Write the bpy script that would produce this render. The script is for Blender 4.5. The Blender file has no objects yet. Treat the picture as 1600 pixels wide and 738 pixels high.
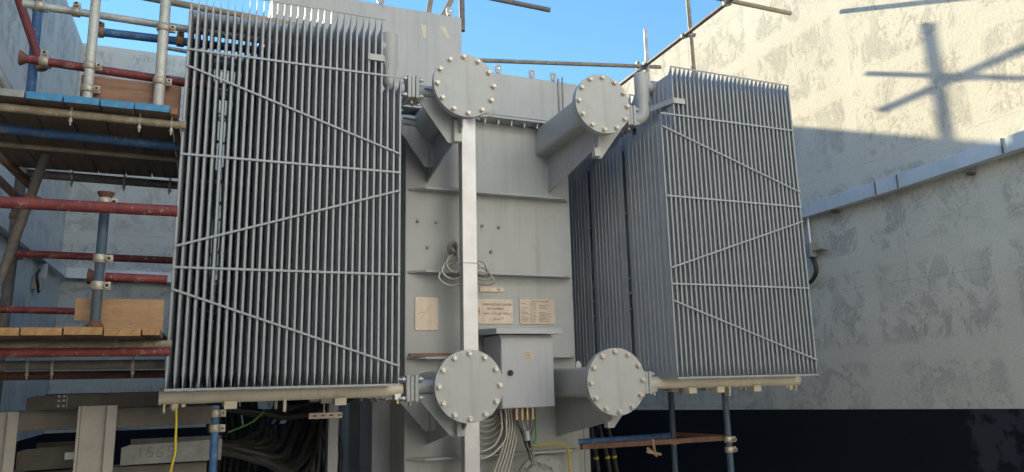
import bpy, math, random
from mathutils import Vector, Matrix
random.seed(7)
S = bpy.context.scene
C = S.collection
R = math.radians

# ------------------------------------------------------------------ camera
cam_d = bpy.data.cameras.new('camera'); cam = bpy.data.objects.new('camera', cam_d); C.objects.link(cam)
yaw, pitch, roll = R(22.387), R(11.1555), R(-1.3225)
fwd = Vector((math.sin(yaw)*math.cos(pitch), math.cos(yaw)*math.cos(pitch), math.sin(pitch)))
rt = Vector((math.cos(yaw), -math.sin(yaw), 0)); up = rt.cross(fwd)
RR = rt*math.cos(roll)+up*math.sin(roll); UU = -rt*math.sin(roll)+up*math.cos(roll)
M = Matrix((RR, UU, -fwd)).transposed().to_4x4(); M.translation = Vector((0, 0, 1.6))
cam.matrix_world = M
cam_d.sensor_fit = 'HORIZONTAL'; cam_d.sensor_width = 36; cam_d.lens = 1145.66/1600*36
cam_d.clip_start = .05; cam_d.clip_end = 2000
S.camera = cam
S.render.resolution_x = 1024; S.render.resolution_y = 472

# ------------------------------------------------------------------ world, sun, exposure
SUN = Vector((.322, -1, -.405)).normalized()           # direction the light travels
elev = math.asin(-SUN.z); az = math.atan2(-SUN.x, -SUN.y)
W = bpy.data.worlds.new('World'); S.world = W; W.use_nodes = True
wn = W.node_tree.nodes; wl = W.node_tree.links
sky = wn.new('ShaderNodeTexSky'); sky.sky_type = 'NISHITA'; sky.sun_disc = False
sky.sun_elevation = elev; sky.sun_rotation = az; sky.air_density = 1.0; sky.dust_density = 0; sky.ozone_density = 2.0; sky.altitude = 1500
gm = wn.new('ShaderNodeGamma'); gm.inputs[1].default_value = .62; wl.new(sky.outputs[0], gm.inputs[0])
hs = wn.new('ShaderNodeHueSaturation'); hs.inputs['Hue'].default_value = .506; hs.inputs['Saturation'].default_value = 1.55; wl.new(gm.outputs[0], hs.inputs['Color'])
wl.new(hs.outputs[0], wn['Background'].inputs[0]); wn['Background'].inputs[1].default_value = .125
sd = bpy.data.lights.new('sun', 'SUN'); sd.energy = 3.3; sd.angle = R(.6); sd.color = (1, .85, .55)
so = bpy.data.objects.new('sun', sd); C.objects.link(so); so.rotation_euler = SUN.to_track_quat('-Z', 'Y').to_euler(); so.location = (-5, 20, 12)
S.view_settings.view_transform = 'Standard'; S.view_settings.look = 'None'; S.view_settings.gamma = 1
S.view_settings.exposure = 2.05

# ------------------------------------------------------------------ materials
def mat(name, col, rough=.5, metal=0, noise=.0, nscale=6, bump=0, bscale=60, col2=None, stretch=None, spec=None, fine=0, dirt=0, chips=None):
    m = bpy.data.materials.new(name); m.use_nodes = True; nt = m.node_tree; N = nt.nodes; L = nt.links
    b = N['Principled BSDF']; b.inputs['Roughness'].default_value = rough; b.inputs['Metallic'].default_value = metal
    if spec is not None: b.inputs['Specular IOR Level'].default_value = spec
    c = (*col, 1)
    b.inputs['Base Color'].default_value = c
    tc = N.new('ShaderNodeTexCoord'); mp = N.new('ShaderNodeMapping'); L.new(tc.outputs['Object'], mp.inputs[0])
    if stretch: mp.inputs['Scale'].default_value = stretch
    if noise or col2:
        n = N.new('ShaderNodeTexNoise'); n.inputs['Scale'].default_value = nscale; n.inputs['Detail'].default_value = 8; n.inputs['Roughness'].default_value = .65
        L.new(mp.outputs[0], n.inputs[0])
        cr = N.new('ShaderNodeValToRGB'); cr.color_ramp.elements[0].position = .35; cr.color_ramp.elements[1].position = .68
        lo = col2 if col2 else tuple(x*(1-noise) for x in col)
        cr.color_ramp.elements[0].color = (*lo, 1); cr.color_ramp.elements[1].color = c if col2 else (*[min(1, x*(1+noise*.5)) for x in col], 1)
        L.new(n.outputs[0], cr.inputs[0]); out = cr.outputs[0]
        if fine:
            n2 = N.new('ShaderNodeTexNoise'); n2.inputs['Scale'].default_value = nscale*14; n2.inputs['Detail'].default_value = 3
            L.new(mp.outputs[0], n2.inputs[0])
            mr = N.new('ShaderNodeMapRange'); mr.inputs[1].default_value = .3; mr.inputs[2].default_value = .7; mr.inputs[3].default_value = 1-fine; mr.inputs[4].default_value = 1+fine*.5
            L.new(n2.outputs[0], mr.inputs[0])
            mx = N.new('ShaderNodeMix'); mx.data_type = 'RGBA'; mx.blend_type = 'MULTIPLY'; mx.inputs[0].default_value = 1
            L.new(out, mx.inputs[6]); L.new(mr.outputs[0], mx.inputs[7]); out = mx.outputs[2]
        if dirt:      # rain streaks and handling scuffs
            m3 = N.new('ShaderNodeMapping'); m3.inputs['Scale'].default_value = (14, 14, .7); L.new(tc.outputs['Object'], m3.inputs[0])
            for vec, sc_, lo_, hi_, amt, tint in ((m3.outputs[0], 1.0, .52, .72, dirt, (.62,.60,.56,1)), (mp.outputs[0], 9, .60, .66, dirt*.7, (.70,.68,.63,1)), (mp.outputs[0], 2.2, .45, .75, dirt*.6, (.78,.77,.74,1))):
                n4 = N.new('ShaderNodeTexNoise'); n4.inputs['Scale'].default_value = sc_; n4.inputs['Detail'].default_value = 7; n4.inputs['Roughness'].default_value = .7; L.new(vec, n4.inputs[0])
                r4 = N.new('ShaderNodeMapRange'); r4.inputs[1].default_value = lo_; r4.inputs[2].default_value = hi_; r4.inputs[4].default_value = amt; L.new(n4.outputs[0], r4.inputs[0])
                x4 = N.new('ShaderNodeMix'); x4.data_type = 'RGBA'; x4.blend_type = 'MULTIPLY'; L.new(r4.outputs[0], x4.inputs[0]); L.new(out, x4.inputs[6]); x4.inputs[7].default_value = tint; out = x4.outputs[2]
        if chips:     # scraped paint and cement splashes
            n5 = N.new('ShaderNodeTexNoise'); n5.inputs['Scale'].default_value = 26; n5.inputs['Detail'].default_value = 6; n5.inputs['Roughness'].default_value = .75; L.new(mp.outputs[0], n5.inputs[0])
            r5 = N.new('ShaderNodeMapRange'); r5.inputs[1].default_value = .58; r5.inputs[2].default_value = .63; r5.inputs[4].default_value = .75; L.new(n5.outputs[0], r5.inputs[0])
            x5 = N.new('ShaderNodeMix'); x5.data_type = 'RGBA'; L.new(r5.outputs[0], x5.inputs[0]); L.new(out, x5.inputs[6]); x5.inputs[7].default_value = (*chips, 1); out = x5.outputs[2]
        L.new(out, b.inputs['Base Color'])
        mr2 = N.new('ShaderNodeMapRange'); mr2.inputs[3].default_value = rough*1.2; mr2.inputs[4].default_value = rough*.8
        L.new(n.outputs[0], mr2.inputs[0]); L.new(mr2.outputs[0], b.inputs['Roughness'])
    if bump:
        n3 = N.new('ShaderNodeTexNoise'); n3.inputs['Scale'].default_value = bscale; n3.inputs['Detail'].default_value = 5
        L.new(mp.outputs[0], n3.inputs[0]); bp = N.new('ShaderNodeBump'); bp.inputs['Strength'].default_value = bump; bp.inputs['Distance'].default_value = .01
        L.new(n3.outputs[0], bp.inputs['Height']); L.new(bp.outputs[0], b.inputs['Normal'])
    return m

def concrete(name, axis):
    """trowelled patch-repaired concrete; axis = which two object coordinates lie in the wall"""
    m = bpy.data.materials.new(name); m.use_nodes = True; nt = m.node_tree; N = nt.nodes; L = nt.links
    b = N['Principled BSDF']; b.inputs['Roughness'].default_value = .85; b.inputs['Specular IOR Level'].default_value = .25
    tc = N.new('ShaderNodeTexCoord'); sx = N.new('ShaderNodeSeparateXYZ'); L.new(tc.outputs['Object'], sx.inputs[0])
    cb = N.new('ShaderNodeCombineXYZ'); L.new(sx.outputs[axis], cb.inputs[0]); L.new(sx.outputs[2], cb.inputs[1])
    def noise(scale, det=8, rough=.6, vec=cb.outputs[0], dist=0):
        n = N.new('ShaderNodeTexNoise'); n.inputs['Scale'].default_value = scale; n.inputs['Detail'].default_value = det
        n.inputs['Roughness'].default_value = rough; n.inputs['Distortion'].default_value = dist; L.new(vec, n.inputs[0]); return n.outputs[0]
    def ramp(x, a, c, ca=(0,0,0,1), cc=(1,1,1,1)):
        r = N.new('ShaderNodeValToRGB'); r.color_ramp.elements[0].position = a; r.color_ramp.elements[1].position = c
        r.color_ramp.elements[0].color = ca; r.color_ramp.elements[1].color = cc; L.new(x, r.inputs[0]); return r.outputs[0]
    def mix(f, a, c, mode='MIX'):
        x = N.new('ShaderNodeMix'); x.data_type = 'RGBA'; x.blend_type = mode
        if isinstance(f, float): x.inputs[0].default_value = f
        else: L.new(f, x.inputs[0])
        for s, v in ((6, a), (7, c)):
            if isinstance(v, tuple): x.inputs[s].default_value = v
            else: L.new(v, x.inputs[s])
        return x.outputs[2]
    # panel bands: smooth skim coat along formwork joints
    br = N.new('ShaderNodeTexBrick'); br.inputs['Scale'].default_value = 1; br.inputs['Brick Width'].default_value = 1.35; br.inputs['Row Height'].default_value = .92
    br.inputs['Mortar Size'].default_value = .13; br.inputs['Mortar Smooth'].default_value = .6; br.offset = 0
    br.inputs['Color1'].default_value = (1,1,1,1); br.inputs['Color2'].default_value = (.7,.7,.7,1); br.inputs['Mortar'].default_value = (0,0,0,1)
    dv = N.new('ShaderNodeVectorMath'); dv.operation = 'ADD'; nn = N.new('ShaderNodeTexNoise'); nn.inputs['Scale'].default_value = 2.5; L.new(cb.outputs[0], nn.inputs[0])
    sc = N.new('ShaderNodeVectorMath'); sc.operation = 'SCALE'; sc.inputs[3].default_value = .12; L.new(nn.outputs[1], sc.inputs[0])
    L.new(cb.outputs[0], dv.inputs[0]); L.new(sc.outputs[0], dv.inputs[1]); L.new(dv.outputs[0], br.inputs[0])
    st = N.new('ShaderNodeMapping'); st.inputs['Scale'].default_value = (1, .72, 1); L.new(cb.outputs[0], st.inputs[0])
    base = mix(ramp(noise(1.1, 9, .7), .3, .7), (.52,.505,.44,1), (.66,.645,.565,1))
    base = mix(ramp(noise(7, 10, .7), .35, .7), base, (.59,.58,.52,1))
    patch = ramp(noise(4.2, 15, .80, st.outputs[0], .8), .50, .545)
    reg = ramp(noise(.9, 3, .5), .30, .50)
    pm = mix(1., mix(1., patch, reg, 'MULTIPLY'), br.outputs[0], 'MULTIPLY')
    base = mix(mix(1., pm, (.50,.50,.50,1), 'MULTIPLY'), base, (.28,.28,.265,1))
    holes = ramp(noise(20, 9, .8, st.outputs[0], 1.2), .57, .61)
    hm = mix(1., holes, br.outputs[0], 'MULTIPLY')
    base = mix(mix(1., hm, (.6,.6,.6,1), 'MULTIPLY'), base, (.19,.18,.16,1))
    # formwork sheet joints
    jb = N.new('ShaderNodeTexBrick'); jb.inputs['Scale'].default_value = 1; jb.inputs['Brick Width'].default_value = 2.44; jb.inputs['Row Height'].default_value = 1.22
    jb.inputs['Mortar Size'].default_value = .004; jb.inputs['Mortar Smooth'].default_value = .3; jb.offset = 0
    jb.inputs['Color1'].default_value = jb.inputs['Color2'].default_value = (0,0,0,1); jb.inputs['Mortar'].default_value = (1,1,1,1); L.new(cb.outputs[0], jb.inputs[0])
    jm = mix(1., jb.outputs[0], ramp(noise(3, 4), .40, .6), 'MULTIPLY')
    base = mix(mix(1., jm, (.55,.55,.55,1), 'MULTIPLY'), base, (.24,.23,.21,1))
    fg = ramp(noise(55, 6, .8), .30, .70, (.80,.80,.80,1), (1.12,1.12,1.12,1)); base = mix(1., base, fg, 'MULTIPLY')
    # pale run marks down the face
    st2 = N.new('ShaderNodeMapping'); st2.inputs['Scale'].default_value = (9, .5, 1); L.new(cb.outputs[0], st2.inputs[0])
    run = ramp(noise(1.2, 5, .6, st2.outputs[0]), .62, .72)
    base = mix(mix(1., run, (.35,.35,.35,1), 'MULTIPLY'), base, (.58,.57,.53,1))
    L.new(base, b.inputs['Base Color'])
    bp = N.new('ShaderNodeBump'); bp.inputs['Strength'].default_value = .45; bp.inputs['Distance'].default_value = .02
    h = mix(.5, noise(30, 8, .7), pm); L.new(h, bp.inputs['Height']); L.new(bp.outputs[0], b.inputs['Normal'])
    return m

M_ = dict(
 conc_x=concrete('concrete_side', 1), conc_y=concrete('concrete_end', 0),
 paint=mat('grey_tank_paint', (.425,.43,.43), .42, dirt=.42, noise=.06, nscale=3, bump=.03, bscale=14),
 fin=mat('grey_radiator_paint', (.35,.37,.40), .36, dirt=.38, noise=.07, nscale=2.5, bump=.04, bscale=30),
 cabinet=mat('grey_cabinet_paint', (.44,.44,.47), .40, dirt=.3, noise=.04, nscale=3, bump=.05, bscale=90),
 header=mat('header_paint_warm_bounce', (.70,.62,.50), .5, dirt=.4, noise=.12, nscale=6, bump=.05),  # header paint lightened and warmed to carry bounce light from the ground
 galv=mat('galvanised_steel', (.52,.55,.58), .38, .55, noise=.12, nscale=10, bump=.02),
 galv_new=mat('bright_galvanised_steel', (.57,.56,.58), .40, .5, noise=.10, nscale=5),
 tray=mat('tray_cover_steel', (.60,.65,.68), .42, .35, noise=.12, nscale=4, dirt=.3),
 galv_dull=mat('dull_galvanised_steel', (.31,.31,.305), .6, .3, noise=.25, nscale=9, bump=.1),
 bolt=mat('zinc_bolt', (.56,.52,.47), .38, .5, noise=.1, nscale=40),
 brass=mat('brass_gland', (.72,.55,.36), .35, .75),
 red=mat('red_oxide_pipe_paint', (.21,.04,.042), .6, chips=(.30,.22,.19), noise=.35, nscale=12, bump=.15, fine=.2),
 blue=mat('blue_pipe_paint', (.055,.14,.32), .6, chips=(.28,.27,.25), noise=.35, nscale=12, bump=.15, fine=.25),
 navy=mat('dark_blue_pipe_paint', (.025,.095,.17), .6, chips=(.16,.09,.07), col2=(.09,.09,.10), nscale=9, bump=.15, fine=.25),
 tan=mat('dusty_tan_pipe', (.34,.28,.20), .7, chips=(.46,.42,.36), noise=.3, nscale=14, bump=.2, fine=.25),
 rust=mat('rusty_steel', (.20,.085,.05), .8, col2=(.09,.05,.04), nscale=18, bump=.3, fine=.3),
 pale=mat('pale_pipe', (.55,.55,.52), .5, .2, chips=(.33,.28,.22), noise=.2, nscale=10, bump=.1, fine=.15),
 brown=mat('brown_grey_pipe', (.19,.17,.16), .7, noise=.3, nscale=14, bump=.2, fine=.25),
 clamp=mat('coupler_steel', (.50,.45,.38), .5, .5, noise=.3, nscale=30),
 clampr=mat('rusty_coupler', (.28,.18,.12), .75, .2, noise=.35, nscale=30, bump=.3),
 wood=mat('weathered_board', (.25,.175,.13), .8, col2=(.15,.105,.08), nscale=3, stretch=(9,.9,9), bump=.3, fine=.2),
 wood_end=mat('sawn_board_end', (.42,.235,.10), .8, chips=(.20,.13,.08), noise=.3, nscale=20, bump=.3),
 wood_toe=mat('reddish_toe_board', (.34,.19,.12), .75, col2=(.22,.12,.08), nscale=4, stretch=(1,1,12), bump=.2, fine=.15),
 ply=mat('plywood', (.42,.25,.135), .75, dirt=.6, chips=(.5,.36,.24), noise=.15, nscale=5, stretch=(1,1,6), fine=.1),
 bluepaint=mat('blue_end_paint', (.045,.25,.48), .6, chips=(.16,.20,.26), noise=.25, nscale=20, bump=.2),
 render=mat('pale_render', (.70,.76,.88), .9, noise=.12, nscale=1.5),
 plate=mat('brushed_nameplate', (.50,.415,.35), .38, .3, dirt=.4, noise=.10, nscale=5),
 ink=mat('etched_lettering', (.17,.14,.12), .6),
 redink=mat('red_print', (.5,.03,.02), .5),
 rubber=mat('black_cable', (.038,.034,.031), .5, noise=.3, nscale=10),
 dark=mat('dark_channel', (.12,.105,.09), .6, .2, noise=.25, nscale=5, bump=.1),
 beige=mat('dusty_beam', (.30,.27,.235), .75, noise=.2, nscale=5, bump=.1),
 col=mat('galvanised_column', (.40,.365,.335), .6, .2, noise=.2, nscale=4, bump=.08),
 conduit=mat('flexible_conduit', (.46,.43,.38), .45, .4, noise=.15, nscale=20),
 green=mat('green_earth_wire', (.10,.30,.07), .5), yellow=mat('yellow_wire', (.62,.47,.03), .5),
 black=mat('black_plastic', (.02,.02,.02), .4),
 rag=mat('dusty_wrap', (.36,.34,.29), .9, noise=.4, nscale=22, bump=.8, bscale=40),
 tape=mat('masking_tape', (.62,.56,.46), .8),
 white=mat('white_sticker', (.75,.75,.73), .6),
 soil=mat('site_ground', (.55,.48,.38), .95, noise=.3, nscale=1.2, bump=.5, bscale=8),
)
# wall base: near black with a lighter patch towards the near end of the side wall
def dark_base():
    m = bpy.data.materials.new('dark_wall_base'); m.use_nodes = True; N = m.node_tree.nodes; L = m.node_tree.links; b = N['Principled BSDF']
    tc = N.new('ShaderNodeTexCoord'); sx = N.new('ShaderNodeSeparateXYZ'); L.new(tc.outputs['Object'], sx.inputs[0])
    n = N.new('ShaderNodeTexNoise'); n.inputs['Scale'].default_value = 4; n.inputs['Detail'].default_value = 8; L.new(tc.outputs['Object'], n.inputs[0])
    # lighter where y + noise*.6 < 5.15 and a height mask
    a = N.new('ShaderNodeMath'); a.operation = 'MULTIPLY_ADD'; a.inputs[1].default_value = .5; L.new(n.outputs[0], a.inputs[0]); L.new(sx.outputs[1], a.inputs[2])
    r = N.new('ShaderNodeMapRange'); r.inputs[1].default_value = 4.75; r.inputs[2].default_value = 4.69; L.new(a.outputs[0], r.inputs[0])
    n2 = N.new('ShaderNodeTexNoise'); n2.inputs['Scale'].default_value = 7; n2.inputs['Detail'].default_value = 6; L.new(tc.outputs['Object'], n2.inputs[0])
    r2 = N.new('ShaderNodeMapRange'); r2.inputs[1].default_value = .60; r2.inputs[2].default_value = .5; L.new(n2.outputs[0], r2.inputs[0])
    mu = N.new('ShaderNodeMath'); mu.operation = 'MULTIPLY'; L.new(r.outputs[0], mu.inputs[0]); L.new(r2.outputs[0], mu.inputs[1])
    x = N.new('ShaderNodeMix'); x.data_type = 'RGBA'; L.new(mu.outputs[0], x.inputs[0]); x.inputs[6].default_value = (.008,.011,.016,1); x.inputs[7].default_value = (.032,.036,.046,1)
    L.new(x.outputs[2], b.inputs['Base Color']); b.inputs['Roughness'].default_value = .75; b.inputs['Specular IOR Level'].default_value = .2
    bp = N.new('ShaderNodeBump'); bp.inputs['Strength'].default_value = .3; bp.inputs['Distance'].default_value = .01; L.new(n2.outputs[0], bp.inputs['Height']); L.new(bp.outputs[0], b.inputs['Normal'])
    return m
M_['dark_base'] = dark_base()

# ------------------------------------------------------------------ mesh helpers
class MB:
    def __init__(s): s.v = []; s.f = []; s.sm = []
    def add(s, vs, fs, smooth=False):
        k = len(s.v); s.v += [tuple(v) for v in vs]; s.f += [[i+k for i in f] for f in fs]; s.sm += [smooth]*len(fs); return s
    def box(s, x0, x1, y0, y1, z0, z1):
        return s.add([(x0,y0,z0),(x1,y0,z0),(x1,y1,z0),(x0,y1,z0),(x0,y0,z1),(x1,y0,z1),(x1,y1,z1),(x0,y1,z1)],
            [(0,3,2,1),(4,5,6,7),(0,1,5,4),(1,2,6,5),(2,3,7,6),(3,0,4,7)])
    def bar(s, p, q, w, h, upv=(0,0,1)):
        """rectangular bar from p to q, w across, h along upv"""
        p, q = Vector(p), Vector(q); d = (q-p).normalized(); u = Vector(upv); a = d.cross(u).normalized(); u = a.cross(d).normalized()
        a *= w/2; u *= h/2
        return s.add([p-a-u, p+a-u, p+a+u, p-a+u, q-a-u, q+a-u, q+a+u, q-a+u], [(0,1,2,3),(7,6,5,4),(0,4,5,1),(1,5,6,2),(2,6,7,3),(3,7,4,0)])
    def tube(s, pts, r, n=14, caps=True, hollow=False, r2=None):
        pts = [Vector(p) for p in pts]; m = len(pts); rs = r if isinstance(r, (list, tuple)) else [r]*m
        t = (pts[1]-pts[0]).normalized(); a = t.orthogonal().normalized(); vs = []; fs = []
        for i, p in enumerate(pts):
            d = (pts[min(i+1, m-1)]-pts[max(i-1, 0)]).normalized()
            a = (a-d*a.dot(d)).normalized(); b = d.cross(a)
            for j in range(n):
                th = 2*math.pi*j/n; vs.append(p+(a*math.cos(th)+b*math.sin(th))*rs[i])
        for i in range(m-1):
            for j in range(n): fs.append((i*n+j, i*n+(j+1) % n, (i+1)*n+(j+1) % n, (i+1)*n+j))
        s.add(vs, fs, True)
        if caps and not hollow:
            s.add(vs[:n], [tuple(range(n))[::-1]]); s.add(vs[-n:], [tuple(range(n))])
        if hollow:   # ring end + dark bore 6 cm deep
            for e, o, sg in ((0, 0, 1), (m-1, (m-1)*n, -1)):
                c = pts[e]; d = (pts[1]-pts[0]).normalized() if e == 0 else (pts[-1]-pts[-2]).normalized()*-1
                ring = vs[o:o+n]; inn = [c+(x-c)*.84 for x in ring]; deep = [x+d*.06 for x in inn]
                F = [(j, (j+1) % n, n+(j+1) % n, n+j) for j in range(n)]
                s.add(ring+inn, F); s.add(inn+deep, F, True); s.add(deep, [tuple(range(n))])
        return s
    def prism(s, poly, axis, c0, c1):
        """poly = 2D points in the plane normal to axis (x:(y,z) y:(x,z) z:(x,y)), extruded c0..c1"""
        n = len(poly)
        f = {'x': lambda a, b, c: (c, a, b), 'y': lambda a, b, c: (a, c, b), 'z': lambda a, b, c: (a, b, c)}[axis]
        vs = [f(a, b, c0) for a, b in poly]+[f(a, b, c1) for a, b in poly]
        return s.add(vs, [tuple(range(n))[::-1], tuple(range(n, 2*n))]+[(i, (i+1) % n, n+(i+1) % n, n+i) for i in range(n)])
    def mesh(s, name, m, off=(0,0,0)):
        me = bpy.data.meshes.new(name); o = Vector(off)
        me.from_pydata([tuple(Vector(v)-o) for v in s.v], [], s.f); me.polygons.foreach_set('use_smooth', s.sm)
        import bmesh
        bm = bmesh.new(); bm.from_mesh(me); bmesh.ops.recalc_face_normals(bm, faces=bm.faces); bm.to_mesh(me); bm.free()
        me.materials.append(M_[m] if isinstance(m, str) else m); me.update(); return me

def wpos(o):
    v = Vector((0,0,0))
    while o: v += o.location; o = o.parent
    return v
def part(name, mb, m, parent=None, label=None, bevel=0):
    """mesh given in world coordinates, stored relative to its parent"""
    off = wpos(parent) if parent else Vector((0,0,0))
    if parent and parent.type == 'MESH': pass
    o = bpy.data.objects.new(name, mb.mesh(name, m, off)); C.objects.link(o)
    if parent: o.parent = parent
    if label: o['label'] = label
    if bevel:
        b = o.modifiers.new('bevel', 'BEVEL'); b.width = bevel; b.segments = 2; b.limit_method = 'ANGLE'; b.angle_limit = R(40)
    return o
def tag(o, label=None, cat=None, group=None, kind=None):
    if label: o['label'] = label
    if cat: o['category'] = cat
    if group: o['group'] = group
    if kind: o['kind'] = kind
    return o
def thing(name, label, cat, loc=(0,0,0), group=None):
    o = bpy.data.objects.new(name, None); C.objects.link(o); o.location = loc; o.empty_display_size = .1
    return tag(o, label, cat, group)
def single(name, mb, m, label, cat, group=None, bevel=0, origin=None):
    o = part(name, mb, m, None, None, bevel)
    return tag(o, label, cat, group)
def inst(name, mesh, loc, parent, rot=None):
    o = bpy.data.objects.new(name, mesh); C.objects.link(o); o.parent = parent
    o.location = Vector(loc)-wpos(parent)
    if rot: o.rotation_euler = rot
    return o
def kids(o): return [c for c in C.objects if c.parent == o]
def copy_tree(o, parent=None):
    c = o.copy(); C.objects.link(c); c.parent = parent
    for ch in kids(o): copy_tree(ch, c)
    return c
def smooth_path(pts, k=8):
    """Catmull-Rom"""
    P = [Vector(p) for p in pts]; P = [P[0]*2-P[1]]+P+[P[-1]*2-P[-2]]; out = []
    for i in range(1, len(P)-2):
        for j in range(k):
            t = j/k; a, b, c, d = P[i-1:i+3]
            out.append(.5*((2*b)+(c-a)*t+(2*a-5*b+4*c-d)*t*t+(3*b-a-3*c+d)*t**3))
    out.append(P[-2]); return out
def text_part(txt, size, loc, parent, m, name='lettering', align='LEFT', sx=1):
    cu = bpy.data.curves.new(name, 'FONT'); cu.body = txt; cu.size = size; cu.align_x = align; cu.extrude = .0006
    t = bpy.data.objects.new('tmp', cu); C.objects.link(t)
    dg = bpy.context.evaluated_depsgraph_get(); me = bpy.data.meshes.new_from_object(t.evaluated_get(dg)); me.name = name
    bpy.data.objects.remove(t)
    for v in me.vertices: v.co = Vector((v.co.x*sx, -v.co.z, v.co.y))
    me.materials.clear(); me.materials.append(M_[m])
    return inst(name, me, loc, parent)

# ------------------------------------------------------------------ setting
g = part('ground', MB().box(-60, 60, -60, 80, -.3, 0), 'soil'); tag(g, kind='structure')
TOP = 6.36
def wall(label, mb, m, coat):
    t = thing('concrete_wall', label, 'wall')
    part('wall_panel', mb, m, t)
    if coat: part('dark_base_band', coat, 'dark_base', t)
wall('tall pale concrete wall on the right, sunlit above and shaded below, carrying the sloping cable tray',
     MB().prism([(-4.0,1.30),(4,1.29),(11.04,1.09),(11.04,TOP),(-4.0,TOP)], 'x', 6.0, 6.3), 'conc_x',
     MB().prism([(-4.0,0),(11.04,0),(11.04,1.09),(4,1.29),(-4.0,1.30)], 'x', 6.004, 6.3))
wall('bluish shaded concrete wall on the far left, running back behind the scaffold',
     MB().box(-2.17, -1.87, -4.0, 11.04, 1.08, TOP), 'conc_x', MB().box(-2.17, -1.874, -4.0, 11.04, 0, 1.08))
wall('concrete wall closing the bay behind the transformer and scaffold',
     MB().box(-2.17, 6.3, 11.04, 11.34, 1.08, TOP), 'conc_y', MB().box(-2.17, 6.3, 11.044, 11.34, 0, 1.08))
# unseen wall behind the photographer, heightened and paled to bounce sun onto the transformer
wall('tall pale rendered building wall unseen behind the photographer, sized to bounce sun onto the transformer',
     MB().box(-9, 13, -4.4, -4.02, 0, 10.5), 'render', None)
S.cycles.max_bounces = 12; S.cycles.diffuse_bounces = 8; S.cycles.glossy_bounces = 4

# ------------------------------------------------------------------ radiators
W_ = 1.253; NF = 32; PITCH = W_/(NF-1); DEP = .53
ZB = 1.59; ZS = 3.53; ZT = 3.92
def fin_mesh(z0, z1):
    # profile across the depth: (y, half thickness); pressed flutes
    prof = [(0, .0054), (.002, .0066), (.012, .0066), (.026, .0030), (.034, .0056)]
    nfl = 8; a = .034; span = DEP-2*a
    for i in range(nfl):
        y = a+span*(i+.5)/nfl
        prof += [(y-.022, .0060), (y-.005, .0064), (y-.002, .0115), (y+.002, .0115), (y+.005, .0064), (y+.022, .0060)] if i else [(y-.010, .0062), (y-.002, .0112), (y+.002, .0112), (y+.008, .0062)]
    prof += [(DEP-.026, .0030), (DEP-.012, .0060), (DEP-.004, .0058), (DEP, .0042)]
    prof = sorted(set(prof))
    rows = [(z0, .16), (z0+.012, .2), (z0+.05, .62), (z0+.09, 1), ((z0+z1)/2, 1), (z1-.14, 1), (z1-.095, .5), (z1-.065, .18), (z1-.05, .16)]
    n = len(prof); vs = []; fs = []; sm = []
    for sgn in (-1, 1):
        for z, k in rows:
            for y, h in prof:
                # slanted shoulders top and bottom
                vs.append((sgn*h*k, y, z))
    m = len(rows)
    for s_ in (0, 1):
        o = s_*n*m
        for i in range(m-1):
            for j in range(n-1):
                q = (o+i*n+j, o+i*n+j+1, o+(i+1)*n+j+1, o+(i+1)*n+j); fs.append(q if s_ == 0 else q[::-1])
    for i in range(m-1):
        for j in (0, n-1):
            fs.append((i*n+j, (i+1)*n+j, n*m+(i+1)*n+j, n*m+i*n+j))
    for j in range(n-1):
        for i in (0, m-1): fs.append((i*n+j, i*n+j+1, n*m+i*n+j+1, n*m+i*n+j))
    # pointed front stub that carries the tie strip
    mb = MB().add(vs, fs).prism([(0, z1-.052), (.05, z1-.052), (.006, z1), (0, z1)], 'x', -.0015, .0015); return mb
FIN_T = fin_mesh(0, ZT-ZB).mesh('fin_tall', 'fin'); FIN_S = fin_mesh(0, ZS-ZB).mesh('fin_short', 'fin')
HEX = MB().tube([(0,0,0),(0,-.005,0)], .021, 16).tube([(0,-.005,0),(0,-.021,0)], .0175, 6).tube([(0,-.021,0),(0,-.024,0)], [.0175,.013], 6)
HEX_ME = HEX.mesh('hex_bolt', 'bolt')
STUD = MB().tube([(-.075,0,0),(.075,0,0)], .008, 8).tube([(-.062,0,0),(-.045,0,0)], .0165, 6).tube([(.045,0,0),(.062,0,0)], .0165, 6)
STUD_ME = STUD.mesh('stud_bolt', 'galv')

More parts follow.
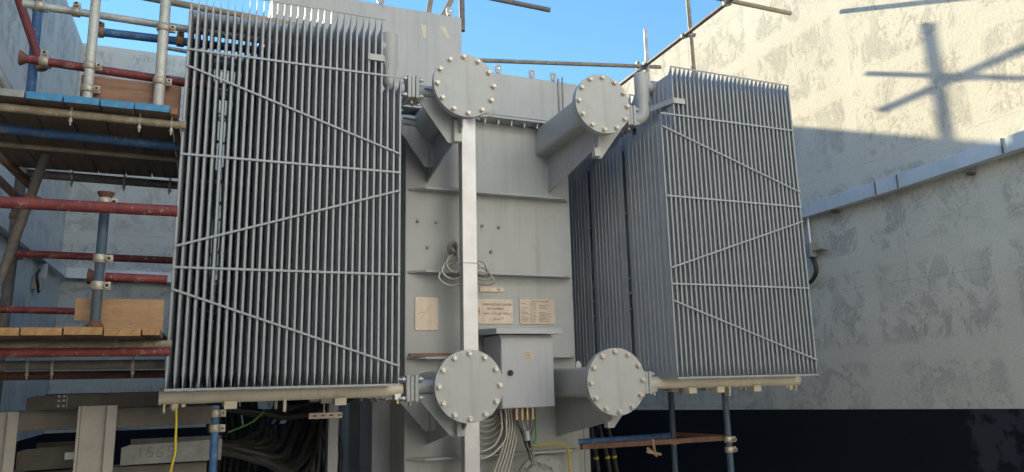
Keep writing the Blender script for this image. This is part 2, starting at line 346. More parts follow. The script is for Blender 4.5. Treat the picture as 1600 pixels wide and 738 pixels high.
def radiator(side, label, Y):
    """side -1: left bank (inner end at its right), +1: right bank. Mirrored in x about 2.032"""
    CX = 2.032
    X = lambda d: CX+side*d            # d = distance from the transformer's centre line
    di, do = .985, .985+W_            # inner / outer fin distance
    y0 = Y; yc = Y+DEP/2
    t = thing('radiator', label, 'radiator', (X((di+do)/2), yc, ZB), 'finned radiators hung on both sides of the transformer')
    for i in range(NF):
        d = di+i*PITCH
        tall = i >= 3
        inst('fin', FIN_T if tall else FIN_S, (X(d)+random.uniform(-.0012,.0012), y0, ZB), t, (0, random.uniform(-.0006,.0006), 0))
    def strip(d0, z0, d1, z1, yy=y0-.004, w=.013, nm='tie_strip'):
        part(nm, MB().bar((X(d0), yy, z0), (X(d1), yy, z1), .006, w, (0,0,1)), 'fin', t, bevel=.001)
    strip(di-.006, ZB+.002, do+.006, ZB+.002)
    for z in (2.25, 2.895): strip(di-.006, z, do+.006, z)
    strip(di-.006, ZS-.002, do+.006, ZS-.002)
    strip(di+2.6*PITCH, ZT-.006, do+.004, ZT-.006, w=.011)
    dl = di if side < 0 else do    # braces are the same way round on both banks: down to the right
    # as seen: A high left -> low right, B low left -> high right, C high left -> low right
    xl, xr = (do, di) if side < 0 else (di, do)
    for za, zb in ((3.425, 3.012), (2.364, 2.78), (2.13, 1.70)):
        strip(xl+(.004 if side < 0 else -.004), za, xr+(-.004 if side < 0 else .004), zb, y0-.011, .012, 'brace_strip')
    # rear strips
    for z in (ZB+.002, 2.25, 2.895, ZS-.002):
        part('tie_strip', MB().bar((X(di-.006), y0+DEP+.004, z), (X(do+.006), y0+DEP+.004, z), .006, .013), 'fin', t)
    # headers
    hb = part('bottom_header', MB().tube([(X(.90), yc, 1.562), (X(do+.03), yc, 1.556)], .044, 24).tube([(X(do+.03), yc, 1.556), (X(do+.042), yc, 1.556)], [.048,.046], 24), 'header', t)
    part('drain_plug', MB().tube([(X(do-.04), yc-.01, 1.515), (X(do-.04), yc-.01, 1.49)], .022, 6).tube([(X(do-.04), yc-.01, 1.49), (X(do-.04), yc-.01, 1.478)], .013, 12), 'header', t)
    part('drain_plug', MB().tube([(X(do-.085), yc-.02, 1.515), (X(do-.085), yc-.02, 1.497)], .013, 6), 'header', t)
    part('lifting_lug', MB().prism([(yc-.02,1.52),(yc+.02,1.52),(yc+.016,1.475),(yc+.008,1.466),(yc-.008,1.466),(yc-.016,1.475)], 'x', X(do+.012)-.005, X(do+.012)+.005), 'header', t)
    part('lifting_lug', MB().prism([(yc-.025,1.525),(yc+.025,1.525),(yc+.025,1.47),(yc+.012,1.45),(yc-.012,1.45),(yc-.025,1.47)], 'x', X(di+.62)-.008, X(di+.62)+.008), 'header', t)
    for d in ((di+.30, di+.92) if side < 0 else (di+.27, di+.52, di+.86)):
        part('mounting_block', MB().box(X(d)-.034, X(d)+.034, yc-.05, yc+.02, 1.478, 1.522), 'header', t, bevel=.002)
    zt = 3.845
    dn = .99
    part('top_header', MB().tube([(X(di+3*PITCH-.02), yc, zt), (X(do+.02), yc, zt)], .056, 24), 'fin', t)
    # swan neck: flange -> up -> header
    pts = smooth_path([(X(.905), yc, 3.5625), (X(.955), yc, 3.565), (X(1.0), yc, 3.61), (X(1.004), yc, 3.72)], 5) + [Vector((X(1.004), yc, 3.945))]
    part('swan_neck', MB().tube(pts, [.05]*(len(pts)-2)+[.057,.057], 24).tube([(X(1.004), yc, 3.945), (X(1.004), yc, 3.952)], [.057,.045], 24)
         .tube([(X(1.004), yc, zt), (X(1.13), yc, zt)], .048, 20), 'paint', t)
    # flat bracket from the swan neck round to the front of the tall fins
    zb = 3.64
    part('steady_bracket', MB().bar((X(1.02), yc, zb), (X(1.095), y0-.006, zb), .008, .042).bar((X(1.095), y0-.010, zb), (X(1.20), y0-.010, zb), .008, .042), 'paint', t, bevel=.001)
    # valves (flange pairs) top and bottom
    for zz in (3.5625, 1.565):
        v = part('valve_flange', MB().box(*sorted((X(.812), X(.835))), yc-.082, yc+.082, zz-.08, zz+.08)
            .box(*sorted((X(.839), X(.862))), yc-.078, yc+.078, zz-.076, zz+.076)
            .box(*sorted((X(.866), X(.890))), yc-.082, yc+.082, zz-.08, zz+.08), 'paint', t, bevel=.003)
        for dy in (-.058, .058):
            for dz in (-.058, .058):
                inst('stud_bolt', STUD_ME, (X(.851), yc+dy, zz+dz), v)
        part('vent_plug', MB().tube([(X(.851), yc-.02, zz-.08), (X(.851), yc-.02, zz-.10)], .012, 6), 'brass', t)
    part('valve_block', MB().box(*sorted((X(.955), X(.915))), yc-.045, yc+.02, 1.50, 1.535), 'galv', t, bevel=.002)
    part('vent_plug', MB().tube([(X(.935), yc-.03, 1.50), (X(.935), yc-.03, 1.475)], .011, 6), 'brass', t)
    return t
YR = [4.36, 4.955, 5.55]
radiator(-1, 'large grey finned radiator filling the left foreground, in front of the left scaffold', YR[0])
radiator(1, 'grey finned radiator nearest the camera on the right side of the tank', YR[0])
for k, (ly, lb, rb) in enumerate(((YR[1], 'grey radiator directly behind the left foreground radiator, seen only through its gaps', 'middle grey radiator of the right bank, showing a tall ribbed side behind the nearest one'),
                  (YR[2], 'rearmost grey radiator of the left bank, hidden behind two others', 'rearmost radiator of the right bank, a narrow ribbed strip beside the tank edge'))):
    src_l, src_r = [o for o in C.objects if o.name in ('radiator', 'radiator.001')]
    for src, lab in ((src_l, lb), (src_r, rb)):
        c = copy_tree(src); c.location.y += ly-YR[0]; c['label'] = lab

# ------------------------------------------------------------------ transformer tank
YF = 5.38; XL, XR = 1.337, 2.746
T = thing('transformer', 'tall grey painted transformer tank standing between the two radiator banks', 'transformer', (2.04, 7.0, 0))
part('tank', MB().box(XL, XR, YF, 9.2, .25, 3.69), 'paint', T, bevel=.004)
part('base_plinth', MB().box(XL-.1, XR+.1, YF+.1, 9.3, 0, .249), 'paint', T)
# rim and cover
part('rim', MB().box(XL-.06, XR+.10, YF-.13, 9.3, 3.692, 3.712), 'paint', T, bevel=.002)
part('cover_rim', MB().box(XL-.06, XR+.10, YF-.125, 9.3, 3.717, 3.738), 'paint', T, bevel=.002)
part('cover', MB().box(XL+.02, XR+.10, YF-.03, 9.2, 3.739, 4.125), 'paint', T, bevel=.004)
part('cable_box', MB().box(.30, 1.79, YF-.045, 6.6, 3.741, 4.56), 'paint', T, bevel=.004)
part('cover_seam', MB().box(2.66, 2.675, YF-.042, YF-.03, 3.74, 4.15).box(2.70, 2.712, YF-.042, YF-.03, 3.74, 4.17), 'galv_dull', T)
for x in [1.97+.1155*i-.462 for i in range(0, 11)]:
    part('rim_bolt', MB().tube([(x, YF-.08, 3.692), (x, YF-.08, 3.676)], .017, 6).tube([(x, YF-.08, 3.676), (x, YF-.08, 3.655)], .009, 8), 'galv', T)
def lug(x, z, y=YF-.04):
    mb = MB(); w, h, r = .028, .075, .012
    # plate with a real hole: ring of quads between the rectangle and a circle
    cz = z+.045; n = 16; outer = []; inner = []
    for j in range(n):
        th = 2*math.pi*j/n+math.pi/n; c, s_ = math.cos(th), math.sin(th); k = 1/max(abs(c), abs(s_))
        ox, oz = c*k*w, s_*k*w
        inner.append((x+c*r, cz+s_*r)); outer.append((x+ox, cz+oz if oz > -w*.99 else z))
    vs = [(a, y, b) for a, b in outer+inner]+[(a, y+.01, b) for a, b in outer+inner]
    fs = []
    for j in range(n):
        k = (j+1) % n
        fs += [(j, k, n+k, n+j), (2*n+k, 2*n+j, 3*n+j, 3*n+k), (j, 2*n+j, 2*n+k, k), (n+k, 3*n+k, 3*n+j, n+j)]
    part('lifting_eye', mb.add(vs, fs), 'paint', T)
for x, z in ((2.11, 4.125), (2.42, 4.125), (2.62, 4.125)): lug(x, z)
for x, z in ((1.11, 4.56), (1.685, 4.56)): lug(x, z, YF-.055)
for pl in ([(1.445,4.44),(1.485,4.44),(1.487,4.33),(1.462,4.33)], [(1.60,4.45),(1.65,4.46),(1.69,4.36),(1.665,4.35)]):
    part('masking_tape', MB().prism(pl, 'y', YF-.0465, YF-.0455), 'tape', T)
# horizontal ribs with tapered ends
for z, xa, xb in ((3.068, XL+.015, XR-.02), (2.422, XL+.015, XR-.01), (1.778, XL+.015, XR), (1.06, XL+.01, XR)):
    part('stiffener_rib', MB().prism([(xa, YF-.001), (xa+.02, YF-.02), (xa+.12, YF-.10), (xb-.10, YF-.10), (xb-.02, YF-.02), (xb, YF-.001)], 'z', z-.009, z+.009), 'paint', T, bevel=.002)
for x, z in ((1.43,2.82),(1.58,2.82),(1.51,2.62),(1.96,2.815),(2.10,2.81),(2.03,2.61)):
    part('threaded_boss', MB().tube([(x, YF, z), (x, YF-.022, z)], .012, 8), 'galv_dull', T)
# side stiffeners (left flank)
for y, w in ((5.84, .13), (7.05, .10), (8.1, .16)):
    part('side_stiffener', MB().box(XL-w-.01, XL-.001, y, y+.10 if y > 6 else y+.012, .25, 3.68), 'paint', T)
    if y < 6: part('side_stiffener', MB().box(XL-w-.01, XL-w, y+.013, y+.5, .25, 3.68), 'paint', T)
part('corner_channel', MB().box(XR+.002, XR+.16, 5.60, 5.62, .25, 1.45), 'paint', T)
part('corner_channel', MB().box(XR+.165, XR+.215, 5.60, 5.66, .25, 1.45), 'paint', T)
# lower inspection cover
ic = part('inspection_cover', MB().tube([(2.42, YF, .80), (2.42, YF-.03, .80)], .235, 48), 'paint', T, bevel=.002)
for k in range(12):
    th = R(15+30*k); o = inst('bolt', HEX_ME, (2.42+.205*math.cos(th), YF-.03, .80+.205*math.sin(th)), ic); o.scale = (.7,.7,.7)

V = thing('added_shade_drum', 'unseen grey drum on two legs, added above the tank rear to shade the right radiator tops', 'tank', (2.2, 8.95, 4.125))  # unseen drum, added to keep sun off the right radiator's fin tops
part('drum', MB().tube([(1.25,8.95,5.46),(1.28,8.95,5.46),(3.15,8.95,5.46),(3.18,8.95,5.46)], [.27,.33,.33,.27], 40), 'paint', V)
for x in (1.6, 2.8): part('leg', MB().box(x-.04, x+.04, 8.8, 9.1, 4.126, 5.15), 'paint', V, bevel=.004)
def rsq(cx, cz, h, r, n=4):
    out = []
    for qx, qz, a0 in ((1,1,0),(-1,1,90),(-1,-1,180),(1,-1,270)):
        for j in range(n+1):
            a = R(a0+90*j/n); out.append((cx+qx*(h-r)+r*math.cos(a), cz+qz*(h-r)+r*math.sin(a)))
    return out
YD = 4.412
def oil_pipe(cx, cz, side, r, label, rot, square=False, lugz=False):
    t = thing('oil_pipe', label, 'pipe', (cx, YF, cz), 'oil header pipes closed by round bolted flanges')
    if square:
        poly = rsq(cx, cz, r, r*.28, 6); n = len(poly); ys = (YD+.05, YF)
        vs = [(a, y, b) for y in ys for a, b in poly]
        part('pipe_body', MB().add(vs, [(j, (j+1) % n, n+(j+1) % n, n+j) for j in range(n)], True), 'paint', t)
    else:
        part('pipe_body', MB().tube([(cx, YD+.05, cz), (cx, YF, cz)], r, 40, caps=False), 'paint', t)
    part('weld_neck', MB().tube([(cx, YD+.03, cz), (cx, YD+.055, cz)], .222, 56), 'paint', t, bevel=.002)
    d = part('blind_flange', MB().tube([(cx, YD, cz), (cx, YD+.027, cz)], .225, 64), 'paint', t, bevel=.003)
    for k in range(12):
        a = R(rot+30*k); o = inst('bolt', HEX_ME, (cx+.200*math.cos(a), YD, cz+.200*math.sin(a)), d, (0, random.uniform(0, 1), 0))
        nb = MB
    part('gasket', MB().tube([(cx, YD+.0272, cz), (cx, YD+.0298, cz)], .2215, 56), 'dark', t)
    # weld bead round the pipe where it meets the tank
    if square: ring = [(a, YF-.003, b) for a, b in rsq(cx, cz, r+.003, r*.28, 6)]
    else: ring = [(cx+(r+.003)*math.cos(R(10*k)), YF-.003, cz+(r+.003)*math.sin(R(10*k))) for k in range(36)]
    part('weld_bead', MB().tube(ring+ring[:1], .005, 6), 'galv', t)
    part('weld_bead', MB().tube([(cx-.008, YF-.003, cz-r), (cx-.008, YF-.003, cz-.42)], .004, 6), 'galv', t)
    # branch pipes to the radiators
    for yc in (YR[0]+DEP/2, YR[1]+DEP/2):
        x1 = 2.032+side*.81
        part('branch_pipe', MB().tube([(cx, yc, cz), (x1, yc, cz)], .047, 20), 'paint', t)
        part('web_plate', MB().prism([(cx+side*r*.8, cz+.004), (cx+side*(r+.10), cz+.004), (cx+side*r*.8, cz-.004)], 'y', yc-.07, yc-.02), 'paint', t)
        # transverse gusset below the branch pipe, cut round the pipe
        yg = yc-.03
        arc = [(cx+side*r*1.0*math.cos(a), cz-r*1.0*math.sin(a)) for a in [R(q) for q in (20, 35, 50, 65, 80, 90)]]
        zlow = cz-(.355 if cz > 3 else .31)
        poly = [(x1, cz-.046), (cx+side*(r+.02), cz-.046)]+arc+[(cx, zlow), (cx+side*.07, zlow+.0), (x1+side*.0, cz-.066)]
        part('gusset', MB().prism(poly, 'y', yg, yg+.012), 'paint', t, bevel=.0015)
        part('gusset_lip', MB().box(*sorted((cx-side*.012, cx+side*.04)), yg-.05, yg-.002, zlow+.0, zlow+.15), 'paint', t)
    # longitudinal gusset under the pipe
    z1 = cz-r
    part('gusset', MB().prism([(YD+.075, z1+.02), (YF, z1+.02), (YF, cz-.43), (YD+.10, cz-.29), (YD+.075, cz-.26)] if cz > 3 else
                              [(YD+.075, z1+.02), (YF, z1+.02), (YF, cz-.415), (YD+.11, cz-.265), (YD+.075, cz-.24)], 'x', cx-.006, cx+.006), 'paint', t, bevel=.0015)
    if lugz: part('lifting_lug', MB().prism([(cx-.03,cz+r-.005),(cx-.03,cz+r+.03),(cx-.016,cz+r+.048),(cx+.0,cz+r+.048),(cx+.012,cz+r+.03),(cx+.012,cz+r-.005)], 'y', 4.95, 4.962), 'galv', t)
    return t
oil_pipe(1.506, 3.5625, -1, .145, 'upper left oil pipe closed by a round bolted flange above the silver post', 4)
oil_pipe(2.558, 3.5625, 1, .115, 'upper right oil pipe with round bolted flange seen against the sky', 0, True)
oil_pipe(1.510, 1.573, -1, .11, 'lower left oil pipe whose round bolted flange overlaps the cabinet', 0)
oil_pipe(2.560, 1.578, 1, .105, 'lower right oil pipe with round bolted flange, right of the control cabinet', 2, True, True)

# ------------------------------------------------------------------ silver post, cabinet, plates
single('trunking_post', MB().box(1.685, 1.800, 5.05, 5.135, .0, 3.60), 'galv_new', 'bright silver square cable trunking standing upright in front of the tank', 'post', bevel=.004)
K = thing('control_cabinet', 'grey control cabinet with sloping hood and black knob on the tank front', 'cabinet', (2.16, 5.37, 1.40))
part('cabinet_body', MB().box(1.952, 2.372, 5.02, 5.375, 1.402, 1.93), 'cabinet', K, bevel=.003)
part('door', MB().box(1.955, 2.369, 5.0, 5.018, 1.408, 1.912), 'cabinet', K, bevel=.003)
part('hood', MB().prism([(4.935,1.932),(5.375,1.945),(5.375,1.995),(4.935,1.972)], 'x', 1.895, 2.415), 'cabinet', K, bevel=.003)
part('knob', MB().tube([(2.02,5.0,1.655),(2.02,4.985,1.655)], .021, 20).box(2.014, 2.026, 4.972, 4.985, 1.636, 1.674), 'black', K)
cp = part('cabinet_plate', MB().box(2.135, 2.208, 4.996, 5.0, 1.745, 1.812), 'plate', K, bevel=.001)
for j in range(5): part('print_line', MB().box(2.145, 2.145+random.uniform(.03,.053), 4.9945, 4.996, 1.755+j*.0105, 1.758+j*.0105), 'ink', cp)
for x in (2.12, 2.165, 2.205, 2.25):
    part('cable_gland', MB().tube([(x,5.14,1.402),(x,5.14,1.375)], .017, 6).tube([(x,5.14,1.375),(x,5.14,1.335)], .014, 12).tube([(x,5.14,1.335),(x,5.14,1.315)], .0165, 6), 'brass', K)
for x in (2.275, 2.235): part('cable_gland', MB().tube([(x,5.22,1.402),(x,5.22,1.36)], .015, 6), 'brass', K)

def plate(label, x0, x1, z0, z1, cat='sign'):
    t = thing('name_plate', label, cat, (x0, YF, z0), 'metal plates screwed to the tank front')
    part('plate_sheet', MB().prism(rsq2(x0, x1, z0, z1, .010), 'y', YF-.010, YF-.006), 'plate', t)
    part('backing_plate', MB().box(x0+.006, x1-.006, YF-.006, YF-.0005, z0+.006, z1-.006), 'paint', t)
    for x in (x0+.012, x1-.012):
        for z in (z0+.012, z1-.012): part('screw', MB().tube([(x,YF-.010,z),(x,YF-.014,z)], .005, 8), 'galv', t)
    return t
def rsq2(x0, x1, z0, z1, c): return [(x0+c,z0),(x1-c,z0),(x1,z0+c),(x1,z1-c),(x1-c,z1),(x0+c,z1),(x0,z1-c),(x0,z0+c)]
yp = YF-.0112
p1 = plate('blank-looking upright metal plate with a faint diagonal diagram, left of the post', 1.412, 1.592, 1.985, 2.235)
part('diagram_line', MB().bar((1.455,yp,2.07),(1.548,yp,2.185),.0012,.0014,(0,0,1)).bar((1.43,yp,2.11),(1.50,yp,2.125),.0012,.002), 'ink', p1)
p2 = plate('high voltage danger plate with red flash and two languages, right of the post', 1.835, 2.203, 2.038, 2.232)
text_part('HIGH VOLTAGE DANGER', .026, (1.955,yp,2.180), p2, 'ink', sx=.80)
text_part('NO CLIMBING', .026, (1.985,yp,2.147), p2, 'ink', sx=.85)
def ar(s): return s
text_part('\uFE93\uFEAE\uFEC4\uFEA7 \uFE94\uFEF4\uFE8B\uFE8E\uFE91\uFEAE\uFEEC\uFEDB \uFE94\uFED8\uFEC4\uFEE8\uFEE3', .030, (1.955,yp,2.112), p2, 'ink', sx=.95)
text_part('\uFED6\uFEE0\uFEB4\uFE97 \uFEFB', .030, (2.03,yp,2.070), p2, 'ink')
part('flash_symbol', MB().add([(1.925,yp,2.172),(1.914,yp,2.128),(1.921,yp,2.130),(1.917,yp,2.088),(1.930,yp,2.136),(1.923,yp,2.134)], [(0,1,2,5),(2,3,4,5)]), 'redink', p2)
p3 = plate('rating plate full of small print columns, above the cabinet', 2.262, 2.572, 2.038, 2.236)
text_part('POWER TRANSFORMER', .014, (2.37,yp,2.215), p3, 'ink')
tb = MB()
for j in range(13):
    z = 2.198-j*.0115
    for x0, x1 in ((2.275,2.34),(2.352,2.375),(2.385,2.41),(2.43,2.55)):
        if random.random() < .8: tb.box(x0, x0+(x1-x0)*random.uniform(.45,1), yp, yp+.0008, z, z+.0035)
tag(part('print_lines', tb, 'ink', p3), kind='stuff')
p4 = thing('small_tag', 'small pale rectangular tag half hidden by the conduit loops', 'tag', (1.9, YF, 2.29))
part('tag_sheet', MB().prism([(1.93,2.288),(2.115,2.288),(2.135,2.303),(2.115,2.325),(1.93,2.325)], 'y', YF-.012, YF-.008), 'plate', p4)
text_part('1B', .03, (2.07,YF-.0125,2.296), p4, 'ink')
single('timber_batten', MB().box(1.352, 1.70, 5.29, 5.33, 1.790, 1.812), 'wood_toe', 'short timber batten lying on the rib left of the post', 'batten', bevel=.002)

# conduits: looped at mid height
def cable(pts, r, m, label, cat, group=None, parent=None, name='conduit', n=10, k=9):
    mb = MB().tube(smooth_path(pts, k), r, n)
    if parent: return part(name, mb, m, parent)
    return single(name, mb, m, label, cat, group)
LG = 'flexible conduits looped out of the silver post'
for i, (dx, zt, zb) in enumerate(((.16,2.50,2.31),(.135,2.52,2.36),(.10,2.53,2.41))):
    cable([(1.70,5.10,zb),(1.70-dx*.55,5.15,zb-.012),(1.70-dx,5.18,zb+.05),(1.70-dx*.62,5.2,zb+.14-.01*i),(1.69,5.22,zt),(1.695,5.25,2.60)], .0095, 'conduit',
          ['outermost conduit loop on the left side of the silver post','middle conduit loop left of the silver post','innermost conduit loop left of the silver post'][i], 'conduit', LG)
for i, (dx, zt, zb) in enumerate(((.175,2.50,2.325),(.155,2.47,2.36),(.13,2.52,2.40))):
    cable([(1.79,5.10,zb),(1.80+dx*.6,5.14,zb-.012),(1.80+dx,5.18,zb+.02),(1.80+dx*.75,5.2,zb+.10),(1.80+dx*.3,5.2,zt-.02),(1.79,5.15,zt+.01)], .0095, 'conduit',
          ['outermost conduit loop on the right side of the silver post','middle conduit loop right of the silver post','innermost conduit loop right of the silver post'][i], 'conduit', LG)
single('wire_tie', MB().box(1.681,1.804,5.046,5.139,2.455,2.459), 'galv_dull', 'thin wire tie wrapped around the middle of the silver post', 'wire')
single('rope_knot', MB().tube(smooth_path([(1.655,5.25,2.55),(1.63,5.22,2.60),(1.66,5.19,2.64),(1.69,5.22,2.60),(1.65,5.26,2.62),(1.66,5.2,2.57),(1.69,5.24,2.55)],6), .014, 8), 'rag', 'knotted dusty rope lump behind the silver post', 'rope')
# upper conduits by the rim, ends loose
UG = 'loose conduit ends by the upper left flange'
cable([(1.73,5.05,3.60),(1.80,5.00,3.58),(1.88,4.97,3.585),(1.92,4.97,3.625)], .0095, 'conduit', 'hook-shaped loose conduit end curling up beside the upper left flange', 'conduit', UG)
cable([(1.70,5.0,3.615),(1.755,4.98,3.575),(1.80,4.96,3.54)], .0095, 'conduit', 'straight loose conduit end pointing down beside the upper left flange', 'conduit', UG)
cable([(1.72,5.05,3.62),(1.77,5.0,3.645),(1.82,4.98,3.62),(1.80,4.97,3.585),(1.74,5.0,3.59)], .0085, 'conduit', 'small curled conduit just right of the upper left flange', 'conduit', UG)
# lower conduits between post and cabinet
zc = [1.372,1.335,1.30,1.26,1.215,1.175,1.125,1.075]
names = ['topmost','second','third','fourth','fifth','sixth','seventh','lowest']
for i, z in enumerate(zc):
    x1 = 2.00+i*.017; s_ = .10+.010*i
    up_z = min(1.36, z+.08+.012*i)
    if i < 6:
        pts = [(1.79,5.10,z),(1.84,5.13,z-.016),(1.90,5.16,z-.018),(1.965,5.2,z-.004),(2.01+.012*i,5.26,z+.06),(2.04+.012*i,5.28,1.40)]
    else:
        pts = [(1.79,5.10,z),(1.85,5.11,z-.012),(1.93,5.11,z+.022),(1.985+.03*(i-6),5.11,z+.11),(1.995+.035*(i-6),5.12,1.30),(1.985+.04*(i-6),5.12,1.402)]
    cable(pts, .0085, 'conduit', '%s flexible conduit curving from the silver post up to the cabinet' % names[i], 'conduit', 'conduits between post and cabinet')
    single('conduit_ferrule', MB().tube([(1.80,5.10,z+.001),(1.822,5.112,z-.006)], .0125, 8), ('brass','galv','clamp')[i % 3], '%s conduit connector in the side of the silver post' % names[i], 'connector', 'connectors on the silver post')
for i in range(5):
    x = 2.045+.022*i
    cable([(1.86+.03*i,5.16,.72),(1.93+.028*i,5.16,.92),(2.01+.024*i,5.17,1.10),(x+.01,5.18,1.26),(x,5.18,1.40)], .0085, 'conduit',
          '%s of the long conduits dropping below the cabinet, from the left' % ('first','second','third','fourth','fifth')[i], 'conduit', 'long conduits dropping from the cabinet')
# bundled wires
B = thing('wire_bundle', 'bundle of wires tied with foil tape running down into a wrapped ball', 'cable bundle', (2.2, 5.14, .95))
for i in range(16):
    x0 = (2.12,2.165,2.205,2.25)[i % 4]+random.uniform(-.006,.006); dx = random.uniform(-.03,.03)
    part('wire', MB().tube(smooth_path([(x0,5.14,1.32),(x0*.6+2.19*.4+dx*.4,5.13+random.uniform(-.02,.02),1.25),(2.195+dx,5.12+random.uniform(-.02,.02),1.16),(2.215+dx*.6,5.10+random.uniform(-.02,.02),1.06),(2.225+dx*.3,5.08,.98)],5), random.choice((.004,.006,.0045)), 6), random.choice(('black','galv_dull','conduit')), B)
for z, x, w in ((1.20,2.19,.05),(1.185,2.20,.045),(1.10,2.208,.04),(1.04,2.218,.036),(1.225,2.185,.05)):
    part('tie', MB().tube([(x,5.11,z),(x+.003,5.11,z+.012)], w*.62, 12), 'galv_dull', B)
part('foil_tape', MB().tube([(2.185,5.095,1.17),(2.18,5.095,1.235)], .024, 10), 'galv', B)
bb = MB(); n = 20
vs = []; fs = []
for i in range(13):
    for j in range(n):
        a = math.pi*i/12; b_ = 2*math.pi*j/n; r_ = .115*(1+.10*math.sin(5*b_+i)+.07*math.sin(9*a+2*j)*math.sin(a))
        vs.append((2.245+r_*1.05*math.sin(a)*math.cos(b_), 5.05+r_*.8*math.sin(a)*math.sin(b_), .895+r_*.95*math.cos(a)))
for i in range(12):
    for j in range(n): fs.append((i*n+j, i*n+(j+1) % n, (i+1)*n+(j+1) % n, (i+1)*n+j))
single('wrapped_ball', bb.add(vs, fs, True), 'rag', 'dusty plastic wrapped cable ball below the wire bundle at the bottom edge', 'wrapping')
cable([(2.305,5.24,1.40),(2.305,5.22,1.28),(2.295,5.2,1.17),(2.255,5.18,1.12),(2.245,5.18,1.04)], .008, 'green', 'green earth wire hanging from the right of the cabinet bottom', 'wire', name='earth_wire')
cable([(2.25,5.26,1.105),(2.35,5.27,1.118),(2.50,5.27,1.115),(2.575,5.27,1.105),(2.60,5.27,1.06),(2.605,5.27,.95),(2.61,5.27,.70)], .008, 'yellow', 'yellow wire running along the lower rib then bending down', 'wire', name='yellow_wire')

# ------------------------------------------------------------------ scaffold tubes
RT = .0242
def band(t, p, d, m='clamp', r=RT):
    """swivel coupler: two half bands, a block and a bolt, round axis d at p"""
    p = Vector(p); d = Vector(d).normalized(); u = d.orthogonal().normalized(); v = d.cross(u)
    mb = MB().tube([p-d*.022, p-d*.018, p+d*.018, p+d*.022], [r+.004, r+.009, r+.009, r+.004], 16)
    # face the bolt lug towards -y mostly
    side = Vector((1,0,0))-d*d.x; side = side.normalized() if side.length > .3 else Vector((0,0,1))
    c = p+side*(r+.018)
    mb.bar(c-d*.020, c+d*.020, .022, .030, side).tube([c+Vector((0,-.03,0)), c+Vector((0,.03,0))], .008, 8).tube([c+Vector((0,-.03,0)), c+Vector((0,-.018,0))], .014, 6)
    return part('coupler', mb, m, t)
def clip(t, p, r):
    """slim board clip: thin strap round the tube with its bolt hanging below"""
    p = Vector(p)
    mb = MB().tube([p-Vector((.006,0,0)), p+Vector((.006,0,0))], r+.005, 14).tube([p+Vector((0,-.5*r,0)), p+Vector((0,-.5*r,-r-.045))], .005, 6)
    mb.tube([p+Vector((0,-.5*r,-r-.012)), p+Vector((0,-.5*r,-r-.026))], .011, 6).tube([p+Vector((0,-.5*r,r+.05)), p+Vector((0,-.5*r,0))], .006, 6)
    return part('board_clip', mb, 'clamp', t)
def pole(a, b, m, label, r=RT, bands=(), clips=(), cat='scaffold tube', flange=None, cm='clamp', hollow=True, group='scaffold tubes round the transformer'):
    a, b = Vector(a), Vector(b); t = thing('scaffold_tube', label, cat, a, group)
    n = 6; d = (b-a)
    part('tube', MB().tube([a, b], r, 16, hollow=hollow), m, t)
    for q in bands: band(t, a+d*q, d, cm, r)
    for q in clips: clip(t, a+d*q, r)
    if flange:
        for e in flange:
            p = a if e == 0 else b; dd = d.normalized()*(1 if e == 0 else -1)
            part('end_plate', MB().tube([p-dd*.002, p+dd*.006, p+dd*.03], [r*1.75, r*1.65, r*1.02], 16), 'rust', t)
    return t
# ---- left tower, upper lift
pole((-.70,4.42,3.125),(-.71,4.42,5.2),'pale','pale upright standing on the blue-ended boards, left of the other pale upright',r=.026,bands=(.055,.12,.33))
pole((-.345,4.42,3.125),(-.35,4.42,5.2),'pale','thick pale upright on the blue-ended boards beside the left radiator',r=.029,bands=(.10,.26,.45))
pole((-.42,5.35,3.10),(-.42,5.35,5.2),'pale','thin pale upright behind the thick one beside the left radiator',r=.02)
pole((-1.05,4.50,3.405),(-.10,4.50,3.37),'red','dark red guard rail crossing both pale uprights above the blue boards',bands=(.12,),flange=(0,))
pole((-1.09,4.60,3.775),(.95,4.60,3.75),'pale','long pale rail at the top left crossing the open sky',r=.022,bands=(.04,.13))
pole((-.73,4.62,3.675),(.30,4.62,3.70),'blue','blue-grey rail with a plate end, just under the long pale rail',r=.025,bands=(.03,.45),flange=(0,),cm='clampr')
pole((-.60,4.7,3.985),(.90,4.7,3.93),'tan','tan rail at the very top left edge of the picture',r=.021)
pole((-.40,5.0,3.80),(.80,5.0,3.74),'pale','thin pale rail behind the uprights at sky level',r=.014)
pole((-.40,5.0,3.60),(.80,5.0,3.57),'pale','thinnest pale rail between the thick upright and the radiator',r=.012)
pole((-1.31,6.0,3.62),(-1.335,6.0,4.9),'blue','upper blue length of the far left upright',r=.032,bands=(.62,))
pole((-1.335,6.0,0),(-1.31,6.0,3.615),'brown','rusty brown lower length of the far left upright',r=.036,bands=(.70,.78,.82,.965,.99),cm='clampr')
pole((-1.44,5.9,4.45),(-1.235,5.9,3.90),'red','red tube sloping down to the far upright at the top left corner',r=.030,bands=(.97,),cm='clampr')
pole((-1.55,5.2,3.95),(-1.14,5.2,3.27),'galv_dull','grey tube sloping down to the boards at the left edge',r=.030)
pole((-1.02,5.2,3.06),(-1.19,5.2,2.25),'brown','grey sloping tube crossing the far upright under the blue-ended boards',r=.027,bands=(.35,),cm='clampr')
pole((-1.517,5.900,3.150),(-1.289,5.900,2.920),'rust','short dark red brace under the boards at the left edge',r=.028)
